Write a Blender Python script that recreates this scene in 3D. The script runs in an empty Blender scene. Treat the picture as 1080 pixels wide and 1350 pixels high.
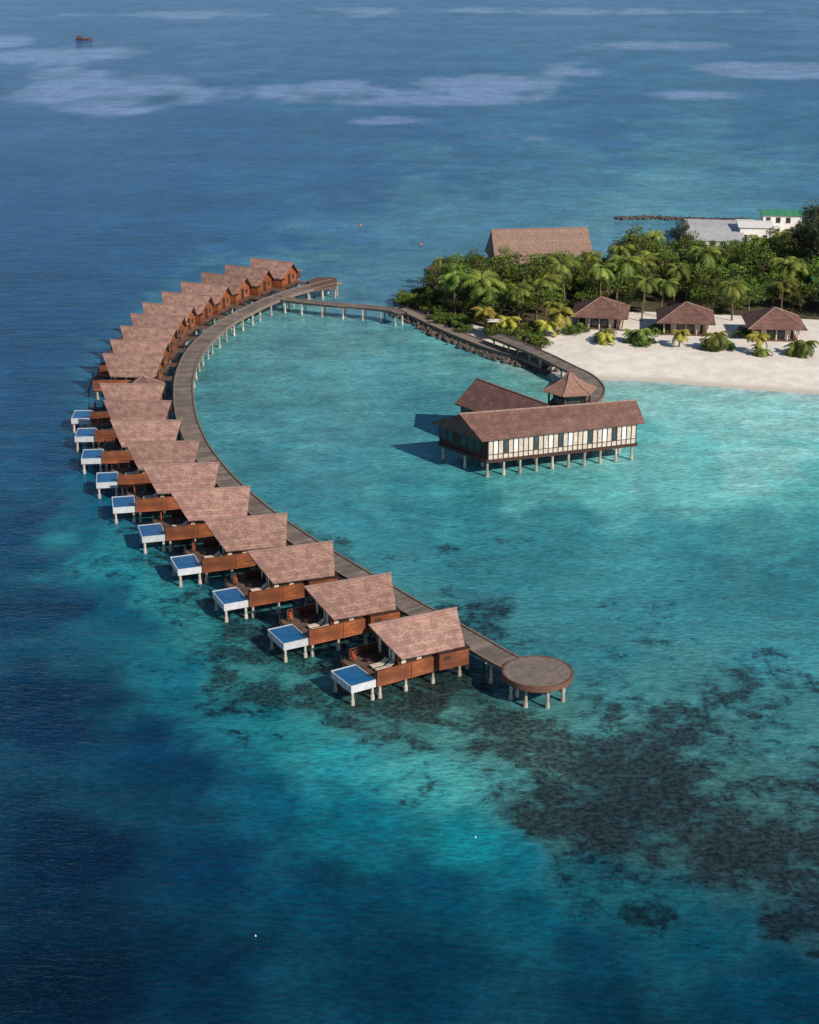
import bpy, math, random
import numpy as np
from mathutils import Vector, Matrix, noise
random.seed(7); np.random.seed(7)
S=bpy.context.scene
# ------------------------------------------------------------------ image-to-world helpers
H=75.0; PITCH=math.radians(20.9); F=2160.0
cp,sp=math.cos(PITCH),math.sin(PITCH)
def W(x,y,z=0.0):
    """image pixel coordinates, unprojected through the camera -> world position at height z"""
    v=y-675.0; u=x-540.0
    k=(H-z)/(v*cp+F*sp)
    return Vector((u*k,(F*cp-v*sp)*k,z))
def W2(x,y,z=0.0):
    p=W(x,y,z); return (p.x,p.y)
def lin(c):
    c=np.asarray(c,float)/255.0
    return np.where(c<=0.04045,c/12.92,((c+0.055)/1.055)**2.4)

# ------------------------------------------------------------------ mesh builder
class MB:
    def __init__(s): s.v=[];s.f=[];s.m=[]
    def add(s,vs,fs,m=0):
        o=len(s.v); s.v+= [tuple(p) for p in vs]
        for f in fs: s.f.append(tuple(i+o for i in f)); s.m.append(m)
    def box(s,x0,x1,y0,y1,z0,z1,m=0,M=None):
        vs=[Vector(p) for p in [(x0,y0,z0),(x1,y0,z0),(x1,y1,z0),(x0,y1,z0),(x0,y0,z1),(x1,y0,z1),(x1,y1,z1),(x0,y1,z1)]]
        if M: vs=[M@p for p in vs]
        s.add(vs,[(0,3,2,1),(4,5,6,7),(0,1,5,4),(1,2,6,5),(2,3,7,6),(3,0,4,7)],m)
    def cyl(s,c,r0,z0,z1,m=0,n=8,r1=None):
        r1=r0 if r1 is None else r1
        vs=[];
        for i in range(n):
            a=2*math.pi*i/n; vs.append((c[0]+r0*math.cos(a),c[1]+r0*math.sin(a),z0))
        for i in range(n):
            a=2*math.pi*i/n; vs.append((c[0]+r1*math.cos(a),c[1]+r1*math.sin(a),z1))
        fs=[(i,(i+1)%n,n+(i+1)%n,n+i) for i in range(n)]+[tuple(range(n,2*n)),tuple(reversed(range(n)))]
        s.add(vs,fs,m)
    def tube(s,pts,rs,m=0,n=6):
        rings=[]
        for i,p in enumerate(pts):
            p=Vector(p)
            d=(Vector(pts[min(i+1,len(pts)-1)])-Vector(pts[max(i-1,0)])).normalized()
            a=d.orthogonal().normalized(); b=d.cross(a)
            rings.append([p+ (a*math.cos(2*math.pi*j/n)+b*math.sin(2*math.pi*j/n))*rs[i] for j in range(n)])
        vs=[q for r in rings for q in r]; fs=[]
        for i in range(len(pts)-1):
            for j in range(n):
                fs.append((i*n+j,i*n+(j+1)%n,(i+1)*n+(j+1)%n,(i+1)*n+j))
        s.add(vs,fs,m)
    def prism(s,poly,z0,z1,m=0):
        n=len(poly)
        vs=[(p[0],p[1],z0) for p in poly]+[(p[0],p[1],z1) for p in poly]
        s.add(vs,[tuple(reversed(range(n))),tuple(range(n,2*n))]+[(i,(i+1)%n,n+(i+1)%n,n+i) for i in range(n)],m)
    def mesh(s,name,mats):
        me=bpy.data.meshes.new(name); me.from_pydata(s.v,[],s.f)
        for m in mats: me.materials.append(m)
        me.polygons.foreach_set('material_index',s.m); me.update()
        return me
def link(name,me,parent=None,M=None):
    o=bpy.data.objects.new(name,me); S.collection.objects.link(o)
    if parent: o.parent=parent
    if M is not None: o.matrix_local=M
    return o
def empty(name,loc=(0,0,0),rz=0):
    o=bpy.data.objects.new(name,None); o.empty_display_size=1; S.collection.objects.link(o)
    o.location=loc; o.rotation_euler=(0,0,rz); return o

# ------------------------------------------------------------------ materials
def newmat(n):
    m=bpy.data.materials.new(n); m.use_nodes=True; t=m.node_tree; t.nodes.clear()
    out=t.nodes.new('ShaderNodeOutputMaterial'); return m,t,out
def N(t,k,**kw):
    n=t.nodes.new(k)
    for a,b in kw.items(): setattr(n,a,b)
    return n
def math_(t,op,a,b=None,c=None,clamp=False):
    n=N(t,'ShaderNodeMath',operation=op,use_clamp=clamp)
    for i,x in enumerate((a,b,c)):
        if x is None: continue
        if isinstance(x,(int,float)): n.inputs[i].default_value=x
        else: t.links.new(x,n.inputs[i])
    return n.outputs[0]
def mixc(t,fac,a,b,mode='MIX'):
    n=N(t,'ShaderNodeMix',data_type='RGBA',blend_type=mode)
    for i,x in ((0,fac),(6,a),(7,b)):
        if isinstance(x,(int,float)): n.inputs[i].default_value=x
        elif isinstance(x,(tuple,list)): n.inputs[i].default_value=(*x[:3],1)
        else: t.links.new(x,n.inputs[i])
    return n.outputs[2]
def noise_(t,vec,scale,detail=3,rough=.5,dist=0):
    n=N(t,'ShaderNodeTexNoise'); n.inputs['Scale'].default_value=scale; n.inputs['Detail'].default_value=detail
    n.inputs['Roughness'].default_value=rough; n.inputs['Distortion'].default_value=dist
    if vec is not None: t.links.new(vec,n.inputs['Vector'])
    return n.outputs['Fac']
def mapr(t,x,a,b,c=0,d=1,smooth=True):
    n=N(t,'ShaderNodeMapRange'); n.interpolation_type='SMOOTHSTEP' if smooth else 'LINEAR'
    t.links.new(x,n.inputs[0])
    for i,q in enumerate((a,b,c,d)): n.inputs[i+1].default_value=q
    return n.outputs[0]
def scalev(t,vec,s,rot=0):
    n=N(t,'ShaderNodeMapping'); t.links.new(vec,n.inputs[0]); n.inputs['Scale'].default_value=s; n.inputs['Rotation'].default_value=(0,0,rot)
    return n.outputs[0]
def simple(name,col,var=.25,nscale=2.0,rough=.7,bump=.0,stripe=None,spec=.3,col2=None,rnd=0.12,scale3=None):
    """stripe=(axis,freq,depth)"""
    m,t,out=newmat(name)
    tc=N(t,'ShaderNodeTexCoord'); ob=tc.outputs['Object']
    v=ob if scale3 is None else scalev(t,ob,scale3)
    n1=noise_(t,v,nscale,4,.65)
    n2=noise_(t,ob,nscale*.2,2)
    c=mixc(t,mapr(t,n1,.3,.7),tuple(x*(1-var) for x in col),tuple(min(1,x*(1+var)) for x in col))
    if col2 is not None: c=mixc(t,mapr(t,n2,.4,.65),c,col2)
    oi=N(t,'ShaderNodeObjectInfo')
    f=math_(t,'MULTIPLY_ADD',oi.outputs['Random'],2*rnd,1-rnd)
    hsv=N(t,'ShaderNodeHueSaturation'); t.links.new(c,hsv.inputs['Color']); t.links.new(f,hsv.inputs['Value']); c=hsv.outputs[0]
    p=N(t,'ShaderNodeBsdfPrincipled'); p.inputs['Roughness'].default_value=rough; p.inputs['Specular IOR Level'].default_value=spec
    h=n1
    if stripe:
        sx=N(t,'ShaderNodeSeparateXYZ'); t.links.new(ob,sx.inputs[0])
        fr=math_(t,'FRACT',math_(t,'MULTIPLY',sx.outputs[stripe[0]],stripe[1]))
        line=mapr(t,fr,0,.18,0,1)
        fl=math_(t,'FLOOR',math_(t,'MULTIPLY',sx.outputs[stripe[0]],stripe[1]))
        wn=N(t,'ShaderNodeTexWhiteNoise',noise_dimensions='1D'); t.links.new(fl,wn.inputs['W'])
        c=mixc(t,1.0,c,mixc(t,line,(1-stripe[2],)*3,(1,1,1)),'MULTIPLY')
        c=mixc(t,.3,c,mixc(t,wn.outputs[0],(.65,.65,.65),(1.3,1.3,1.3)),'MULTIPLY')
        h=math_(t,'MULTIPLY_ADD',line,.6,n1)
    t.links.new(c,p.inputs['Base Color'])
    if bump:
        b=N(t,'ShaderNodeBump'); b.inputs['Strength'].default_value=bump; b.inputs['Distance'].default_value=.08
        t.links.new(h,b.inputs['Height']); t.links.new(b.outputs[0],p.inputs['Normal'])
    t.links.new(p.outputs[0],out.inputs[0]); return m

M_roof=simple('shingle_roof',(.335,.205,.168),.45,5.5,.8,.9,(2,4.2,.14),.2,(.24,.14,.118),.18,(.8,1.6,1.6))
M_roof_red=simple('dark_shingle_roof',(.20,.108,.09),.36,4.0,.8,.8,(2,3.8,.15),.2,(.15,.082,.07),.08)
M_roof_pav=simple('pale_shingle_roof',(.32,.19,.14),.3,4.0,.8,.8,(2,3.8,.15),.2,None,.08)
M_ridge=simple('ridge_cap',(.30,.20,.17),.25,3,.8)
M_wood=simple('stained_timber',(.30,.098,.038),.38,1.5,.5,.4,(2,5.0,.45),.35,(.17,.055,.026),.2,(.6,.6,4))
M_dark=simple('dark_timber',(.06,.028,.021),.3,2,.6,.3,(2,5,.3))
M_deck=simple('deck_boards',(.13,.085,.064),.28,2,.75,.3,(1,6,.35))
M_conc=simple('concrete_pile',(.48,.43,.37),.2,2,.8,.1,None,.2,(.28,.25,.2))
M_white=simple('white_render',(.68,.68,.66),.1,2,.6)
M_poolw=simple('pool_shell_render',(.50,.53,.56),.12,2,.6)
M_panel=simple('cream_panel',(.52,.45,.38),.22,3,.7)
M_cream=simple('cream_curtain',(.60,.53,.43),.15,4,.8)
M_orange=simple('orange_ring',(.75,.15,.03),.1,3,.5)
M_paving=simple('stone_paving',(.28,.225,.18),.25,2.5,.85,.2)
M_grey=simple('grey_roof',(.52,.53,.54),.12,.6,.7)
M_green=simple('green_metal_roof',(.05,.25,.12),.12,1,.5,0,(0,2,.2))
M_bark=simple('bark',(.16,.115,.08),.3,3,.9,.5)
M_rock=simple('rock',(.075,.066,.058),.4,1.2,.9,.6)
M_redp=simple('boat_timber',(.10,.05,.04),.2,2,.5)
def glassmat():
    m,t,out=newmat('window_glass'); p=N(t,'ShaderNodeBsdfPrincipled')
    p.inputs['Base Color'].default_value=(.035,.045,.05,1); p.inputs['Roughness'].default_value=.06; p.inputs['Specular IOR Level'].default_value=.6
    t.links.new(p.outputs[0],out.inputs[0]); return m
M_glass=glassmat()
def poolmat():
    m,t,out=newmat('pool_water'); tc=N(t,'ShaderNodeTexCoord')
    p=N(t,'ShaderNodeBsdfPrincipled'); n=noise_(t,tc.outputs['Object'],1.6,2)
    t.links.new(mixc(t,n,(.008,.07,.20),(.018,.16,.36)),p.inputs['Base Color'])
    p.inputs['Roughness'].default_value=.05
    b=N(t,'ShaderNodeBump'); b.inputs['Strength'].default_value=.3;b.inputs['Distance'].default_value=.05
    t.links.new(noise_(t,tc.outputs['Object'],5,2),b.inputs['Height']); t.links.new(b.outputs[0],p.inputs['Normal'])
    t.links.new(p.outputs[0],out.inputs[0]); return m
M_pool=poolmat()
def walkmat():
    m,t,out=newmat('boardwalk_planks'); at=N(t,'ShaderNodeAttribute',attribute_name='along')
    fr=math_(t,'FRACT',math_(t,'MULTIPLY',at.outputs['Fac'],2.4)); fl=math_(t,'FLOOR',math_(t,'MULTIPLY',at.outputs['Fac'],2.4))
    wn=N(t,'ShaderNodeTexWhiteNoise',noise_dimensions='1D'); t.links.new(fl,wn.inputs['W'])
    g=N(t,'ShaderNodeNewGeometry'); n=noise_(t,g.outputs['Position'],.5,5,.65)
    c=mixc(t,wn.outputs[0],(.15,.12,.103),(.235,.188,.16))
    c=mixc(t,1.0,c,mixc(t,mapr(t,n,.3,.7),(.7,.7,.7),(1.2,1.2,1.2)),'MULTIPLY')
    c=mixc(t,1.0,c,mixc(t,mapr(t,fr,0,.15),(.55,.55,.55),(1,1,1)),'MULTIPLY')
    p=N(t,'ShaderNodeBsdfPrincipled'); p.inputs['Roughness'].default_value=.8; t.links.new(c,p.inputs['Base Color'])
    t.links.new(p.outputs[0],out.inputs[0]); return m
M_walk=walkmat()
def leafmat(name,ca,cb):
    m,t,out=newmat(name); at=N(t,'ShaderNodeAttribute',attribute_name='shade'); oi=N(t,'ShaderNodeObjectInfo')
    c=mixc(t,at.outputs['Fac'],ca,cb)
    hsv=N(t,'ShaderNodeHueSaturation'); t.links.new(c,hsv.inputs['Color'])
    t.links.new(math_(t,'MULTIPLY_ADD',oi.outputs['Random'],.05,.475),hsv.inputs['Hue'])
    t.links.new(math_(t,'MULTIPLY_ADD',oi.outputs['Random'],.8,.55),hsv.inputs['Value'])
    d=N(t,'ShaderNodeBsdfPrincipled'); d.inputs['Roughness'].default_value=.6; d.inputs['Specular IOR Level'].default_value=.25
    t.links.new(hsv.outputs[0],d.inputs['Base Color'])
    t.links.new(d.outputs[0],out.inputs[0]); return m
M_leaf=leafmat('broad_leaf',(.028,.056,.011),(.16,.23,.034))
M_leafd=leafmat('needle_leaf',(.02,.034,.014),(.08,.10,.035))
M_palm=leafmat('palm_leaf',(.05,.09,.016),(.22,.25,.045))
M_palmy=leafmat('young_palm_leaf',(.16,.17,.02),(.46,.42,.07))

# ------------------------------------------------------------------ sea colour chart; lagoon shade behind the restaurant painted into the tints
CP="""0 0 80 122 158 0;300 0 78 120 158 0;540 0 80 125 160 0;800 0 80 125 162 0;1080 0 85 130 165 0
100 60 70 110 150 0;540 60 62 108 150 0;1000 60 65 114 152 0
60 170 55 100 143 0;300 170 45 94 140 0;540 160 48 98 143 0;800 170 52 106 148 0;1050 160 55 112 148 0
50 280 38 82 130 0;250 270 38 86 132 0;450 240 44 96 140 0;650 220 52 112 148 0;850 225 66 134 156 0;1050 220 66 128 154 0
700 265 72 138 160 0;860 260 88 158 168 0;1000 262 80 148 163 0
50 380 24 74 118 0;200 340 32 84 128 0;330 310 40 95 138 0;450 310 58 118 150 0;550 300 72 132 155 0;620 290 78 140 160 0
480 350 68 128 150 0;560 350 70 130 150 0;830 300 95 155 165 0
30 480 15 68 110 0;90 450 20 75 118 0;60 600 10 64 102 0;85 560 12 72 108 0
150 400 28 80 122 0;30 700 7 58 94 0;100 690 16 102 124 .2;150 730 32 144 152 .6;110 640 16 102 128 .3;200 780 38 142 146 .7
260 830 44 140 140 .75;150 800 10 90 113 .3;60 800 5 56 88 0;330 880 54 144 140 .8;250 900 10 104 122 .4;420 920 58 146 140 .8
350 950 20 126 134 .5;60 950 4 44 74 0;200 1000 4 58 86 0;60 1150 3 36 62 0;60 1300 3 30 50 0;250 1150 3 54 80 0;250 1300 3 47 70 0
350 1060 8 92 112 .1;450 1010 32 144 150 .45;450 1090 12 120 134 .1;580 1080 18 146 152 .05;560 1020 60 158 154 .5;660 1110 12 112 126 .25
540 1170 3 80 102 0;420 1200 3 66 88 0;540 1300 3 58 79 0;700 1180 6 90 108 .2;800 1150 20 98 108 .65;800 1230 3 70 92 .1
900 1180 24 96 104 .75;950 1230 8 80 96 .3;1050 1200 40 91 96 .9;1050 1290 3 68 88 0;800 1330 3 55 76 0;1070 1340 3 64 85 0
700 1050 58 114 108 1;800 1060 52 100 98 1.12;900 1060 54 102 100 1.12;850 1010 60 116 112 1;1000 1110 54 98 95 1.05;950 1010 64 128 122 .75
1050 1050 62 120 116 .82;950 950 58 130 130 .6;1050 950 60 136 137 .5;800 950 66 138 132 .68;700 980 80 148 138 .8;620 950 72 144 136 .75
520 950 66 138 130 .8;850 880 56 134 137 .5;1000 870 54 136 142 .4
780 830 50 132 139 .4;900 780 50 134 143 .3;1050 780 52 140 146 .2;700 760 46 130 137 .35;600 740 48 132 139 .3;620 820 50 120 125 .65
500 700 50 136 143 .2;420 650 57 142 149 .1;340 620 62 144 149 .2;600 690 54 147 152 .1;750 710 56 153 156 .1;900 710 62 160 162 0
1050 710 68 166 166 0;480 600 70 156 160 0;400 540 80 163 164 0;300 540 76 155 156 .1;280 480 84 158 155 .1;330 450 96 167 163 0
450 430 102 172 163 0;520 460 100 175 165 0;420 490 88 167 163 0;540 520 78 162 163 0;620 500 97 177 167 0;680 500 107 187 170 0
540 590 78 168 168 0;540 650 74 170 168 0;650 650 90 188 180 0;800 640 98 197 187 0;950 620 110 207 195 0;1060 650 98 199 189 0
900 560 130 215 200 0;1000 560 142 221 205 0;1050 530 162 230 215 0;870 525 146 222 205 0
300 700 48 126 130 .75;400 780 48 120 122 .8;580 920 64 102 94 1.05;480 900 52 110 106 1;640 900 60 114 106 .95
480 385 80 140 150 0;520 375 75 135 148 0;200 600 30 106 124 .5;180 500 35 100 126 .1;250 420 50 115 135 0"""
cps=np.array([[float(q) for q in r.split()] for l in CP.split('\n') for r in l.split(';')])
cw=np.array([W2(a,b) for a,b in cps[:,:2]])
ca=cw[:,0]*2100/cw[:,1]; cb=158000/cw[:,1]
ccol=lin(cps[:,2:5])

def axis(segs):
    out=[segs[0][0]]
    for a,b,st in segs:
        x=a
        while x<b-1e-6:
            x=min(b,x+st(x) if callable(st) else x+st); out.append(x)
    return np.array(out)
g=lambda x:max(3,abs(x)*.25)
xs=axis([(-20000,-360,lambda x:abs(x)*.2 if abs(x)*.8>380 else 50),(-360,-70,3.2),(-70,110,1.15),(110,360,3.2),(360,20000,g)])
ys=axis([(-400,80,20),(80,380,1.15),(380,1500,lambda y:y*.0075),(1500,30000,lambda y:y*.15)])
GX,GY=np.meshgrid(xs,ys); nx,ny=len(xs),len(ys)
px=GX.ravel(); py=GY.ravel()
inn=(py>70)&(py<1700)&(abs(px)<500)
n1=np.zeros(px.size); n2=np.zeros(px.size); n3=np.zeros(px.size); n4=np.zeros(px.size)
for i in np.nonzero(inn)[0]:
    x,y=px[i],py[i]
    n1[i]=noise.noise((x*.06,y*.045,1.3)); n2[i]=noise.noise((x*.06,y*.045,7.7)); 
    n3[i]=noise.fractal((x*.17,y*.14,3.1),.8,2.0,3); n4[i]=noise.fractal((x*.17,y*.14,13.1),.8,2.0,3)
yy=np.clip(py,85,3000)
A=px*2100/yy+n1*70+n4*48; B=158000/yy+n2*60+n3*40
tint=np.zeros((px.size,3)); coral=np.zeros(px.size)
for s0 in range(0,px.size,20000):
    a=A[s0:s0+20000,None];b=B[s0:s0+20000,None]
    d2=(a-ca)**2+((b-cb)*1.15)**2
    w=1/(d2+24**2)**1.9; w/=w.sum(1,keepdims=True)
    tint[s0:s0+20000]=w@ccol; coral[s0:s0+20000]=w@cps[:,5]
# calm slicks on the far sea
slick=np.zeros(px.size)
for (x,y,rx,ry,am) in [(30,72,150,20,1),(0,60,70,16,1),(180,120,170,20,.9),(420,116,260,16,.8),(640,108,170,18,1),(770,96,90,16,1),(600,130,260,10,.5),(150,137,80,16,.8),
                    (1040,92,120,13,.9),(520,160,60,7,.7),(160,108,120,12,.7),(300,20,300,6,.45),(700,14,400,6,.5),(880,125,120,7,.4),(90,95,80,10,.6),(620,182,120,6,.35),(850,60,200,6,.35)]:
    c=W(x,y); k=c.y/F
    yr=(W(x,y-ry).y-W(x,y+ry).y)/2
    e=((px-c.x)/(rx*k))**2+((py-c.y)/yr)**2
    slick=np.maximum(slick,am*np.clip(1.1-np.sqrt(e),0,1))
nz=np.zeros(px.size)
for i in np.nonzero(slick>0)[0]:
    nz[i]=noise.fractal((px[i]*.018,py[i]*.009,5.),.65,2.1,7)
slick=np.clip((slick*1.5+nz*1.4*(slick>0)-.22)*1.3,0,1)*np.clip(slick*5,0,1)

# island outline (shoreline)
ISL=[(513,409),(540,423),(575,440),(610,456),(645,469),(685,480),(725,491),(760,498),(800,501),(860,503),(920,508),(980,513),(1040,517),(1100,521),(1250,515),(1500,470),
     (1500,300),(1150,272),(1075,292),(990,300),(905,318),(870,335),(790,347),(700,348),(620,354),(578,362),(560,385),(535,397)]
ip=np.array([W2(*p) for p in ISL])
def sdist(px,py,poly):
    d=np.full(px.size,1e9); inside=np.zeros(px.size,bool); n=len(poly)
    for i in range(n):
        a=poly[i];b=poly[(i+1)%n]; e=b-a
        t=np.clip(((px-a[0])*e[0]+(py-a[1])*e[1])/(e@e),0,1)
        d=np.minimum(d,np.hypot(px-a[0]-t*e[0],py-a[1]-t*e[1]))
        c=((a[1]>py)!=(b[1]>py))&(px<(b[0]-a[0])*(py-a[1])/(b[1]-a[1]+1e-12)+a[0]); inside^=c
    return np.where(inside,d,-d)
sd=sdist(px,py,ip)
lum=tint[:,1]
deep=np.clip((lin(135)-lum)/(lin(135)-lin(60)),0,1)
deep=np.where(coral>.5,np.minimum(deep,.35),deep)
depth=1.1+deep*9
ghz=np.where(sd>0,np.minimum(1.3,sd*.10)+.02,-np.minimum(depth,np.maximum(-sd*.07,.02)))
ghz=ghz+np.where(sd<-6,n3*.25,0)
fadeshore=np.exp(-np.clip(-sd,0,50)/2.2)
sandc=lin((208,222,205))
wsh=(fadeshore*.6*((py<300)&(px>15)))[:,None]
tint=tint*(1-wsh)+sandc*wsh
sl=lin((138,165,194)); tint=tint*(1-.72*slick[:,None])+sl*(.72*slick[:,None])  # slicks lightened in the tint, painting in their brighter sky reflection

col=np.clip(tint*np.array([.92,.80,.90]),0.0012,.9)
def gridmesh(name,z):
    me=bpy.data.meshes.new(name)
    co=np.stack([px,py,z],1).astype('f4')
    idx=np.arange(nx*ny).reshape(ny,nx)
    q=np.stack([idx[:-1,:-1],idx[:-1,1:],idx[1:,1:],idx[1:,:-1]],-1).reshape(-1,4)
    me.vertices.add(len(co)); me.vertices.foreach_set('co',co.ravel())
    me.loops.add(q.size); me.loops.foreach_set('vertex_index',q.ravel().astype('i4'))
    me.polygons.add(len(q)); me.polygons.foreach_set('loop_start',np.arange(0,q.size,4,dtype='i4'))
    me.update(calc_edges=True)
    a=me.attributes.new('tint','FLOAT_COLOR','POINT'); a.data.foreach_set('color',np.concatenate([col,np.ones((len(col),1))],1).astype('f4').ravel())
    for nm,ar in (('coral',coral),('slick',slick)):
        a=me.attributes.new(nm,'FLOAT','POINT'); a.data.foreach_set('value',ar.astype('f4'))
    me.polygons.foreach_set('use_smooth',np.ones(len(q),bool))
    me.validate()
    return me
def reefcolor(t,P,ti,co):
    a=noise_(t,P,.34,8,.78,.3); bb=noise_(t,P,.085,3,.6,.3); f2=noise_(t,P,1.7,4,.75)
    s=math_(t,'ADD',math_(t,'MULTIPLY',a,.64),math_(t,'MULTIPLY',bb,.36))
    thr=math_(t,'MULTIPLY_ADD',co.outputs['Fac'],-.22,.645)
    ds=math_(t,'SUBTRACT',s,thr)
    cm_=mapr(t,co.outputs['Fac'],.04,.35)
    mask=math_(t,'MULTIPLY',mapr(t,ds,-.02,.06),cm_)
    lightp=math_(t,'MULTIPLY',mapr(t,ds,0,-.09),mapr(t,co.outputs['Fac'],.1,.6))
    mott=math_(t,'MULTIPLY',mapr(t,a,.32,.68,.84,1.18),mapr(t,bb,.35,.65,.90,1.12))
    cmb=N(t,'ShaderNodeCombineColor')
    for i in range(3): t.links.new(mott,cmb.inputs[i])
    base=mixc(t,1.0,ti.outputs['Color'],cmb.outputs[0],'MULTIPLY')
    base=mixc(t,lightp,base,mixc(t,1.0,base,(1.9,1.52,1.4),'MULTIPLY'))
    dk=mixc(t,mapr(t,f2,.4,.62),(.22,.12,.14),(.85,.46,.44))
    cm=mixc(t,1.0,ti.outputs['Color'],dk,'MULTIPLY')
    c=mixc(t,math_(t,'MULTIPLY',mask,.97),base,cm)
    sp_=math_(t,'MULTIPLY',mapr(t,f2,.60,.68),mapr(t,co.outputs['Fac'],.15,.6,0,.75))
    c=mixc(t,sp_,c,mixc(t,1.0,ti.outputs['Color'],(.4,.28,.3),'MULTIPLY'))
    return c,a
def seamat():
    m,t,out=newmat('sea_water'); g=N(t,'ShaderNodeNewGeometry'); P=g.outputs['Position']
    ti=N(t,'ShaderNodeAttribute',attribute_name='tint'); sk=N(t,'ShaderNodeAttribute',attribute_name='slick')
    co=N(t,'ShaderNodeAttribute',attribute_name='coral')
    r1=noise_(t,scalev(t,P,(.85,2.1,1),.35),1.0,3,.65)
    r2=noise_(t,scalev(t,P,(.13,.30,1),-.3),1.0,2,.55)
    r3=noise_(t,scalev(t,P,(.016,.03,1),.2),1.0,4,.65)
    h=math_(t,'ADD',math_(t,'MULTIPLY',r1,.45),math_(t,'MULTIPLY',r2,.8))
    b=N(t,'ShaderNodeBump'); b.inputs['Distance'].default_value=.5
    st=math_(t,'MULTIPLY_ADD',sk.outputs['Fac'],-.6,.78); t.links.new(st,b.inputs['Strength']); t.links.new(h,b.inputs['Height'])
    rc,_=reefcolor(t,P,ti,co)
    var=math_(t,'MULTIPLY',math_(t,'MULTIPLY',mapr(t,r3,.3,.7,.84,1.16),mapr(t,r1,.3,.7,.74,1.26)),mapr(t,r2,.3,.7,.9,1.1))  # ripple light and dark painted into the colour, on top of the bump
    comb=N(t,'ShaderNodeCombineColor')
    for i in range(3): t.links.new(var,comb.inputs[i])
    c=mixc(t,1.0,rc,comb.outputs[0],'MULTIPLY')
    d=N(t,'ShaderNodeBsdfDiffuse'); t.links.new(c,d.inputs[0]); t.links.new(b.outputs[0],d.inputs['Normal'])
    fr=N(t,'ShaderNodeFresnel'); fr.inputs['IOR'].default_value=1.33; t.links.new(b.outputs[0],fr.inputs['Normal'])
    gl=N(t,'ShaderNodeBsdfGlossy'); gl.inputs['Roughness'].default_value=.12; gl.inputs[0].default_value=(.42,.69,.97,1); t.links.new(b.outputs[0],gl.inputs['Normal'])
    mx=N(t,'ShaderNodeMixShader'); t.links.new(math_(t,'MULTIPLY',fr.outputs[0],.70),mx.inputs[0]); t.links.new(d.outputs[0],mx.inputs[1]); t.links.new(gl.outputs[0],mx.inputs[2])
    t.links.new(mx.outputs[0],out.inputs[0]); return m
def groundmat():
    m,t,out=newmat('sand_and_reef'); g=N(t,'ShaderNodeNewGeometry'); P=g.outputs['Position']
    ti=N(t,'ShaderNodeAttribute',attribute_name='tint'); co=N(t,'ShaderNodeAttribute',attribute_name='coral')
    base,a=reefcolor(t,P,ti,co)
    sx=N(t,'ShaderNodeSeparateXYZ'); t.links.new(P,sx.inputs[0])
    sn=noise_(t,P,.5,5,.6); sf=noise_(t,P,3,3,.6)
    sand=mixc(t,mapr(t,sn,.3,.7),(.70,.65,.58),(.84,.80,.74)); sand=mixc(t,mapr(t,sf,.35,.7,0,.18),sand,(.50,.44,.36))
    wet=mapr(t,sx.outputs[2],.05,.35)
    sand=mixc(t,wet,(.54,.50,.43),sand)
    land=mapr(t,sx.outputs[2],-.05,.05)
    c=mixc(t,land,base,sand)
    d=N(t,'ShaderNodeBsdfDiffuse'); t.links.new(c,d.inputs[0])
    b=N(t,'ShaderNodeBump'); b.inputs['Strength'].default_value=.5; b.inputs['Distance'].default_value=.15; t.links.new(sn,b.inputs['Height']); t.links.new(b.outputs[0],d.inputs['Normal'])
    t.links.new(d.outputs[0],out.inputs[0]); return m
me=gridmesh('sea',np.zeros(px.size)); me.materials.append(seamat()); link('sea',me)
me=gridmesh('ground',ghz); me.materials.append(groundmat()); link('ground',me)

# ------------------------------------------------------------------ roofs
def gable_roof(mb,x0,x1,ex0,ex1,w,zr,ze,m=0,mr=1,th=.14,mu=None):
    """ridge x0..x1 at zr; eaves ex0..ex1 at y=+-w, ze. thick shell, slight sag towards the eave"""
    def sh(sgn,dz):
        ym=w*.52; zm=ze+(zr-ze)*.44
        xm0=x0+(ex0-x0)*.52; xm1=x1+(ex1-x1)*.52
        return [(x0,0,zr-dz),(x1,0,zr-dz),(xm1,sgn*ym,zm-dz),(xm0,sgn*ym,zm-dz),(ex1,sgn*w,ze-dz),(ex0,sgn*w,ze-dz)]
    for sgn in (-1,1):
        o=sh(sgn,0)+sh(sgn,th)
        mb.add(o,[(0,1,2,3),(3,2,4,5),(9,8,7,6),(11,10,8,9),(5,4,10,11),(0,3,9,6),(3,5,11,9),(2,1,7,8),(4,2,8,10)],m)
    mb.box(x0-.05,x1+.05,-.12,.12,zr-.05,zr+.05,mr)

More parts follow.
